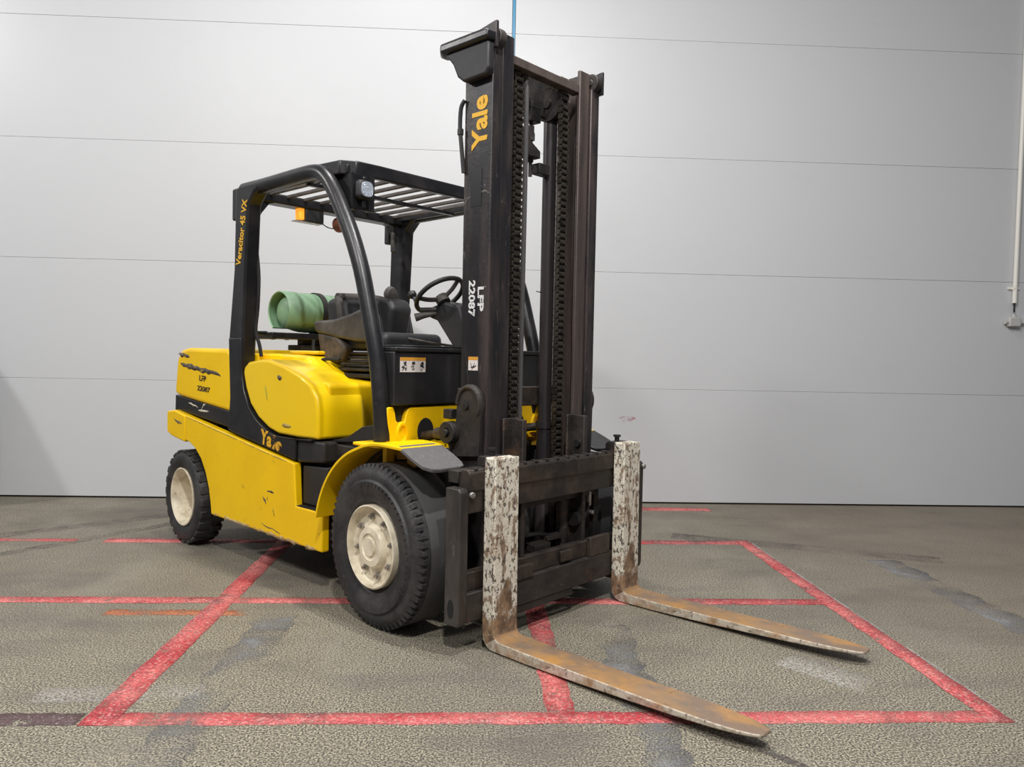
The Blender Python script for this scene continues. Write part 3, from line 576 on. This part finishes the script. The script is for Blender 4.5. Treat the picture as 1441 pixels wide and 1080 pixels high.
g = MB(); g.tube([(-1.38, -.32, 1.50), (-1.37, -.33, 1.43), (-1.30, -.34, 1.35), (-1.22, -.33, 1.30)], .011, 8); g.tube([(-1.10, -.31, 1.37), (-1.22, -.35, 1.37), (-1.27, -.36, 1.33), (-1.24, -.36, 1.28), (-1.17, -.36, 1.27)], .011, 8); g.tube([(-1.17, -.36, 1.27), (-1.13, -.36, 1.265)], .02, 10, sub=1); g.build('seat_cable', DARKG, FL)
# control console right of the seat, levers
g = MB(); g.prism([(-1.05, 1.42), (-.98, 1.72), (-1.02, 1.78), (-1.12, 1.80), (-1.20, 1.72), (-1.22, 1.42)], 'y', .02, .20); g.build('seat_wing', PLA, FL, bevel=.03, seg=4)
g = MB(); g.lathe([(.0005, -.03), (.04, -.028), (.055, 0), (.04, .028), (.0005, .03)], (-1.12, .115, 1.825), 'x', 16); g.tube([(-1.12, .115, 1.79), (-1.12, .115, 1.70)], .012, 8, sub=1); g.build('headrest_pad', DUSTP, FL)
g = MB(); g.tube([(-.80, -.10, 1.53), (-.60, .02, 1.49), (-.44, .08, 1.47)], .008, 6); g.build('seat_belt', DUSTP, FL)

# ---- steering column and wheel
SC = Vector((-.415, -.07, 1.775)); ax = Vector((-.62, -.03, .78)).normalized()
e1 = Vector((0, 1, 0)); e1 = (e1-ax*e1.dot(ax)).normalized(); e2 = ax.cross(e1)
g = MB(); g.tube([SC+(e1*math.cos(t)+e2*math.sin(t))*.155 for t in [2*PI*i/36 for i in range(36)]], .0145, 10, closed=True, sub=1); sw = g.build('steering_wheel', PLA, FL, smooth=60)
for k in range(3):
    t = PI*(.25+.67*k); d = e1*math.cos(t)+e2*math.sin(t); g = MB(); g.tube([SC-ax*.03+d*.02, SC-ax*.022+d*.09, SC+d*.15], .014, 8); g.build('spoke', DUSTP, sw)
g = MB(); g.tube([SC-ax*.06, SC-ax*.015], .042, 16, sub=1); g.build('hub', DUSTP, sw)
kp = SC+e1*-.115+e2*-.115
kp = SC+(Vector((-.6, -.8, 0))-ax*Vector((-.6, -.8, 0)).dot(ax)).normalized()*.155
g = MB(); g.tube([kp, kp+ax*.05], .010, 8, sub=1); g.tube([kp+ax*.045, kp+ax*.055, kp+ax*.075, kp+ax*.085], [.018, .027, .027, .016], 14, sub=1); g.build('spinner_knob', PLA, sw)
g = MB(); g.prism([(-.49, 1.70), (-.36, 1.735), (-.22, 1.70), (-.20, 1.64), (-.10, 1.45), (-.265, 1.45), (-.42, 1.62), (-.49, 1.64)], 'y', -.09, .07); sc_ = g.build('steering_column', PLA, FL, bevel=.015, seg=3)
g = MB(); g.tube([(-.43, -.08, 1.665), (-.47, -.15, 1.65), (-.50, -.19, 1.635)], [.012, .02, .026], 10, sub=1); g.tube([(-.43, -.08, 1.69), (-.48, -.17, 1.685)], .012, 8, sub=1); g.build('control_lever', DUSTP, FL)
g = MB(); g.box(-.34, -.18, .07, .40, 1.60, 1.70); g.prism([(-.26, 1.45), (-.14, 1.45), (-.20, 1.62), (-.32, 1.62)], 'y', .1, .22); g.build('dashboard', PLA, FL, bevel=.012, seg=3)

# ---- mast
def C(x0, x1, yo, yi, t, sg): return [(x0, sg*yo), (x1, sg*yo), (x1, sg*yi), (x1-t, sg*yi), (x1-t, sg*(yo-t)), (x0+t, sg*(yo-t)), (x0+t, sg*yi), (x0, sg*yi)]
for sg in (-1, 1):
    g = MB(); g.prism(C(.168, .365, .447, .372, .028, sg), 'z', .13, 2.96); mo = g.build('outer_mast_rail', MAST, FL, bevel=.007, seg=3)
    if sg < 0: lab(mo, 'scuffed black outer mast channel with lettering')
    g = MB(); g.prism(C(.190, .352, .365, .278, .022, sg), 'z', .16, 3.045); mi = g.build('inner_mast_rail', MAST if sg < 0 else MASTR, FL, bevel=.005, seg=2)
    g = MB(); g.prism([(.17, 2.93), (.17, 3.035), (.39, 3.070), (.39, 2.94)], 'y', sg*.455, sg*.435); g.build('mast_end_plate', MAST, FL, bevel=.003)
    g = MB(); g.cyl((.345, sg*.405, 3.0), .052, -.024, .024, 'y', 28); g.cyl((.345, sg*.405, 3.0), .02, -.03, .03, 'y', 12); g.build('mast_roller', CARR2, FL, bevel=.004)
    # lift cylinder
    g = MB(); g.cyl((.20, sg*.205, 0), .045, .20, 1.0, 'z', 24); g.cyl((.20, sg*.205, 0), .052, 1.0, 1.04, 'z', 24); g.cyl((.20, sg*.205, 0), .040, 1.04, 2.80, 'z', 24); g.build('lift_cylinder', SCYL, FL, smooth=50)
    # chain sheave
    g = MB(); g.lathe([(.02, -.028), (.095, -.028), (.102, -.032), (.102, -.024), (.09, -.02), (.09, .02), (.102, .024), (.102, .032), (.095, .028), (.02, .028), (.02, -.028)], (.21, sg*.19, 2.855), 'y', 36); g.cyl((.21, sg*.19, 2.855), .028, -.04, .04, 'y', 16); g.build('chain_sheave', SCYL, FL)
    # leaf chain: front run up, over the sheave, rear run down
    g = MB(); p = .036
    def link(x, zc, tx, tz, k):
        d = Vector((tx, 0, tz)); nrm = Vector((tz, 0, -tx))
        def leaf(c, hl, w0, w1, oy, hy, mi):
            g.mi = mi
            P = [c-d*hl-nrm*w1, c-d*hl*.5-nrm*w0, c+d*hl*.5-nrm*w0, c+d*hl-nrm*w1, c+d*hl+nrm*w1, c+d*hl*.5+nrm*w0, c-d*hl*.5+nrm*w0, c-d*hl+nrm*w1]
            A = [g.bm.verts.new((q.x, q.y+oy-hy, q.z)) for q in P]; B = [g.bm.verts.new((q.x, q.y+oy+hy, q.z)) for q in P]
            g.face(A); g.face(B[::-1])
            for i in range(8): g.face([A[i], B[i], B[(i+1) % 8], A[(i+1) % 8]])
        c = Vector((x, sg*.193, zc)); h_ = d*(p/2)
        for oy in (-.016, 0, .016): leaf(c, .0125, .0165, .011, oy, .0065, 0)          # inner leaves
        for oy in (-.030, .030): leaf(c+h_, .0155, .0140, .009, oy, .0045, 0)            # outer leaves bridge the gaps
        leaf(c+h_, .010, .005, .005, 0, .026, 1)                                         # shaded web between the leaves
    z = .30; k = 0
    while z < 2.84: link(.304, z, 0, 1, k); z += p; k += 1
    for i in range(8): a = .15+i*.38; link(.21+.094*math.cos(a), 2.855+.094*math.sin(a), -math.sin(a), math.cos(a), k)
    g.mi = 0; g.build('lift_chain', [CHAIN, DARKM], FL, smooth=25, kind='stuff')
    # hose beside the chain
    if sg > 0: hoses = None
    g = MB(); hy = sg*.125
    if sg < 0: g.tube([(.215, hy, 2.90), (.255, hy, 2.935), (.295, hy, 2.90), (.305, hy, 2.75), (.305, hy, 2.2), (.30, hy, 1.2), (.30, hy, .55)], .014, 10); g.build('mast_hose', mat('grey_hose', (.075, .072, .07), .5), FL)
    # carriage uprights with stiffeners
    g = MB(); g.prism([(.375, .16), (.375, 1.09), (.46, 1.085), (.46, .16)], 'y', sg*.245, sg*.275); g.box(.362, .376, sg*.20, sg*.33, .25, 1.09); cu_ = g.build('carriage_upright', CARR2, FL, bevel=.004)
    g = MB(); g.cyl((.42, sg*.245, .93), .022, -.02, .02, 'y', 14); g.cyl((.42, sg*.245, .72), .018, -.02, .02, 'y', 14); g.cyl((.42, sg*.24, .50), .04, -.03, .03, 'y', 14); g.build('upright_bolt', DARKM, FL)
    # pivot bracket bolted to the outer rail
    g = MB()
    arc = [(.262+.092*math.cos(t), 1.16+.105*math.sin(t)) for t in [math.radians(a) for a in range(-20, 161, 15)]]
    g.prism([(.345, .90)]+arc+[(.165, 1.02), (.10, 1.06), (.095, .97), (.15, .88)], 'y', sg*.475, sg*.448); g.build('pivot_bracket', CARR2, FL, bevel=.005, seg=2)
    g = MB(); g.tube([(.262+.08*math.cos(t), sg*.478, 1.16+.09*math.sin(t)) for t in [math.radians(a) for a in range(-30, 181, 14)]], .011, 8, sub=1); g.build('bracket_rib', CARR2, FL)
    g = MB(); g.cyl((.245, sg*.475, 1.15), .018, -.012, .012, 'y', 12); g.box(.10, .16, sg*.50, sg*.448, 1.08, 1.13); g.build('bracket_bolt', DARKM, FL, bevel=.003)
g = MB(); g.box(.285, .345, -.30, .30, 2.915, 2.962); tb1 = g.build('mast_top_bar', MASTR, FL, bevel=.004)
g = MB(); g.box(.165, .19, -.30, .30, 2.78, 2.99); g.build('mast_cross_plate', DARKM, FL, bevel=.004)
g = MB(); g.box(.13, .165, -.42, .42, .14, .30); g.build('mast_lower_tie', CARR, FL, bevel=.006)
g = MB(); g.box(.12, .165, -.42, .42, 1.13, 1.24); g.build('mast_middle_tie', CARR, FL, bevel=.006)
# top cover of the left rail
g = MB()
sl_ = []
for (z, x0, x1, y0) in ((3.025, .005, .30, -.50), (3.012, -.005, .385, -.515), (2.975, -.005, .385, -.515), (2.965, .02, .38, -.50)):
    sl_.append([(x0+.05, y0, z), (x1, y0, z), (x1, -.455, z), (x0+.05, -.40, z), (x0, -.43, z), (x0, y0+.05, z)])
g.loft(sl_); cp1 = g.build('rail_top_cover', BLK, FL, bevel=.008, seg=3); lab(cp1, 'black cast cover on top of the left mast rail')
g = MB(); g.prism([(.06, 2.965), (.12, 2.90), (.155, 2.83), (.20, 2.795), (.36, 2.80), (.378, 2.83), (.375, 2.965)], 'y', -.495, -.447); g.build('cover_pocket', PLA, FL, bevel=.012, seg=3)
# anchor bolts and bracket between the rails
g = MB(); g.cyl((.20, .035, 0), .011, 2.42, 2.84, 'z', 10); g.cyl((.20, .035, 0), .02, 2.66, 2.70, 'z', 6); g.cyl((.20, .035, 0), .018, 2.50, 2.53, 'z', 6); g.cyl((.20, .035, 0), .024, 2.62, 2.66, 'z', 6); g.build('anchor_rod', CARR2, FL)
g = MB(); g.box(.17, .23, .0, .085, 2.72, 2.80); g.prism([(-.06, 2.52), (.075, 2.52), (.075, 2.56), (.0, 2.60), (-.03, 2.66), (-.06, 2.66)], 'x', .16, .24); g.box(.18, .24, .07, .16, 2.44, 2.50); g.build('anchor_bracket', DARKM, FL, bevel=.004)
g = MB(); g.tube([(.175, -.455, 2.72), (.155, -.462, 2.68), (.150, -.462, 2.58), (.158, -.462, 2.52), (.175, -.455, 2.35)], .011, 8); g.cyl((.154, -.462, 0), .016, 2.545, 2.575, 'z', 8); g.build('side_hose', PLA, FL)
g = MB(); g.tube([(.165, .155, 1.79), (.15, .20, 1.79), (.165, .255, 1.79)], .004, 6); g.build('wire_tie', CHROM, FL)
text('Yale', 'lettering', YTXT, FL, (.328, -.4485, 2.452), (0, 0, 1), (-1, 0, 0), .145, .268, .0045)
text('22087', 'stencil_mark', WTXT, FL, (.225, -.4485, 1.795), (0, 0, -1), (1, 0, 0), .060, .185, .0018)
text('LFP', 'stencil_mark', WTXT, FL, (.290, -.4485, 1.76), (0, 0, -1), (1, 0, 0), .055, .125, .0018)
g = MB(); g.box(.229, .297, -.4492, -.4465, 1.335, 1.405); s2 = g.build('warning_sticker', STW, FL); lab(s2, 'small white and orange hand crush warning sticker')
g = MB(); g.box(.229, .297, -.450, -.4492, 1.388, 1.405); g.build('warning_stripe', STO, s2)
g = MB()
for k in range(7):
    a = random.uniform(0, PI); cx_, cz_ = .265+random.uniform(-.018, .018), 1.36+random.uniform(-.015, .015); dx, dz = math.cos(a)*.012, math.sin(a)*.012
    g.prism([(cx_-dx, cz_-dz-.002), (cx_+dx, cz_+dz-.002), (cx_+dx, cz_+dz+.003), (cx_-dx, cz_-dz+.003)], 'y', -.4502, -.4490)
g.build('pictograms', STK, s2, kind='stuff')
g = MB(); g.box(.222, .30, -.4488, -.4465, 2.17, 2.36); g.build('black_label_patch', mat('black_patch', (.008, .008, .01), .4), FL)

for pts, wd in ((((.17, 2.18), (.20, 2.215), (.25, 2.235), (.33, 2.24), (.355, 2.225)), .012), (((.34, 2.34), (.345, 2.1), (.34, 1.9)), .006), (((.25, 2.30), (.31, 2.26)), .006), (((.27, 1.74), (.35, 1.76)), .010), (((.20, 1.47), (.24, 1.2)), .006), (((.18, 2.60), (.24, 2.52)), .01), (((.30, 1.95), (.29, 1.6)), .005)):
    q_ = [(a[0]+(b[0]-a[0])*k/5, a[1]+(b[1]-a[1])*k/5) for a, b in zip(pts, pts[1:]) for k in range(5)]+[pts[-1]]
    ribbon('scratch', q_, wd, -.4482, MSCR)
# ---- carriage
g = MB(); g.prism([(.435, .665), (.50, .665), (.50, .768), (.508, .772), (.508, .855), (.495, .872), (.455, .872), (.435, .80)], 'y', -.70, .755); cb = g.build('carriage_top_bar', CARR, FL, bevel=.005, seg=2); lab(cb, 'dark steel upper carriage bar')
g = MB()
for k in range(16): g.box(.47, .505, -.66+.088*k, -.64+.088*k, .868, .879)
g.build('bar_notches', CARR2, FL, bevel=.002, kind='stuff')
g = MB(); g.box(.43, .505, -.70, .755, .145, .285); lbr = g.build('carriage_lower_bar', CARR2, FL, bevel=.006, seg=2)
g = MB(); g.box(.425, .475, -.70, .755, .285, .375); g.box(.475, .505, .27, .46, .285, .395); g.box(.475, .505, -.43, -.22, .26, .345); g.box(.475, .495, .02, .12, .30, .36); g.build('lower_bar_lip', CARR, FL, bevel=.005)
g = MB(); g.box(.43, .50, -.40, .12, .105, .145); g.build('bar_foot', CARR2, FL, bevel=.004)
for y0, y1 in ((-.755, -.70), (.755, .80)):
    g = MB(); g.prism([(.405, .135), (.495, .135), (.505, .16), (.505, .77), (.49, .787), (.405, .787)], 'y', y0, y1); cs = g.build('carriage_side_plate', PLTG, FL, bevel=.005, seg=2)
    g = MB(); yy = y0-.001 if y0 < 0 else y1+.001
    g.prism([(.45+.020*math.cos(t), .215+.046*math.sin(t)) for t in [2*PI*i/16 for i in range(16)]], 'y', yy-.001, yy+.001); g.build('plate_slot', DARKG, cs)
    g = MB(); g.cyl((.505, (y0+y1)/2+(.04 if y0 < 0 else .01), .755), .016, 0, .018, 'x', 8); g.build('plate_bolt', CHROM, cs, bevel=.003)
g = MB(); g.box(.36, .43, -.70, -.36, .80, .86); g.box(.34, .43, -.42, .42, .62, .66); g.box(.395, .43, .40, .44, .29, .665); g.build('carriage_brace', DARKM, FL, bevel=.004)
g = MB(); g.tube([(.42, .36, .66), (.42, .355, .56), (.40, .32, .47), (.36, .22, .42), (.36, .08, .42), (.38, -.05, .45), (.39, -.18, .46)], .012, 8); g.tube([(.42, -.36, .62), (.42, -.33, .52), (.40, -.32, .42), (.40, -.32, .34)], .012, 8); g.build('carriage_hose', PLA, FL)
g = MB(); g.cyl((.38, -.30, .47), .022, -.03, .05, 'y', 10); g.box(.34, .42, -.11, .02, .36, .40); g.box(.34, .40, .02, .14, .40, .425); g.cyl((.36, -.05, 0), .03, .30, .37, 'z', 12); g.cyl((.36, .19, 0), .035, .30, .62, 'z', 12); g.build('chain_anchor', CARR2, FL, bevel=.003)
g = MB(); g.cyl((.42, .36, .0), .015, .56, .64, 'z', 8); g.cyl((.43, .37, .52), .012, -.01, .012, 'x', 8); g.build('hose_fitting', CHROM, FL)

# ---- forks
def make_fork():
    st = [((.512, .925), (.585, .925)), ((.512, .60), (.588, .60)), ((.512, .30), (.59, .30)), ((.512, .12), (.592, .125))]
    for i in range(1, 7):
        a = math.radians(180+15*i); c = (.587, .080); ci = (.632, .098)
        st.append(((c[0]+.075*math.cos(a), c[1]+.075*math.sin(a)), (ci[0]+.040*math.cos(a), ci[1]+.040*math.sin(a))))
    st += [((.80, .006), (.80, .057)), ((1.10, .014), (1.10, .059)), ((1.40, .027), (1.40, .062)), ((1.60, .037), (1.60, .064)), ((1.74, .044), (1.74, .065)), ((1.83, .049), (1.83, .066)), ((1.885, .052), (1.885, .066)), ((1.915, .054), (1.915, .065))]
    ws = [.082]*13+[.081, .074, .060, .047, .034]
    ws = ws[:len(st)]; ws = [.082]*(len(st)-5)+[.082, .076, .064, .048, .030]
    g = MB(); R = []
    for (o, i_), w_ in zip(st, ws): R.append([g.bm.verts.new(p) for p in ((o[0], -w_, o[1]), (i_[0], -w_, i_[1]), (i_[0], w_, i_[1]), (o[0], w_, o[1]))])
    n = len(R)
    for i in range(n-1):
        for j in range(4):
            f = g.face([R[i][j], R[i][(j+1) % 4], R[i+1][(j+1) % 4], R[i+1][j]])
            f.material_index = (0 if i < 5 else 1) if j == 1 else (0 if i < 6 else 2)
    g.face(R[0][::-1]); g.face(R[-1])
    fk = g.build('fork', [FORKW, FORKR, FORKS], FL, bevel=.008, seg=3, smooth=40)
    g = MB(); g.prism([(.512, .925), (.45, .925), (.435, .91), (.435, .875), (.512, .875)], 'y', -.06, .06); g.build('fork_hook', CARR2, fk, bevel=.004)
    g = MB(); g.prism([(.512, .12), (.44, .12), (.40, .16), (.40, .20), (.425, .20), (.425, .142), (.512, .142)], 'y', -.06, .06); g.build('fork_hook', CARR2, fk, bevel=.004)
    g = MB(); g.cyl((.475, 0, 0), .014, .92, .955, 'z', 10); g.cyl((.475, 0, 0), .022, .95, .962, 'z', 10); g.build('locking_pin', DARKM, fk)
    return fk
fk = make_fork(); fk.location = (-.005, -.503, 0); fk.rotation_euler = (0, 0, -.024); lab(fk, 'right fork with peeling white upright and rusty blade')
f2 = dup_tree(fk, FL, (0, .55, 0), (0, 0, 0)); lab(f2, 'left fork with peeling white upright and rusty blade')

# ---- gas cylinder strapped behind the seat
GC = bpy.data.objects.new('gas_cylinder', None); COL.objects.link(GC)
GC.matrix_world = Matrix.Translation(FL.location) @ Matrix.Rotation(-.786964, 4, 'Z') @ Matrix.Translation((-2.05, .03, 1.715))
tag(GC, 'pale green gas cylinder lying across the truck behind the seat', 'gas cylinder')
g = MB(); g.lathe([(.0005, -.200), (.05, -.196), (.09, -.182), (.118, -.155), (.132, -.12), (.142, -.08), (.149, -.04), (.149, -.0), (.151, .0), (.151, .012), (.149, .012), (.149, .40), (.14, .45), (.105, .49), (.05, .51), (.0005, .512)], n=48); g.build('tank_body', GREEN, GC, smooth=50)
g = MB(); secs = []
for i in range(49):
    a = math.radians(-55+i*290/48+0)
    secs.append([((r)*math.cos(a), h, (r)*math.sin(a)) for r, h in ((.139, -.215), (.146, -.222), (.153, -.213), (.152, -.085), (.146, -.085), (.142, -.20))])
g.loft(secs); g.build('valve_collar', GREEN, GC, smooth=50)
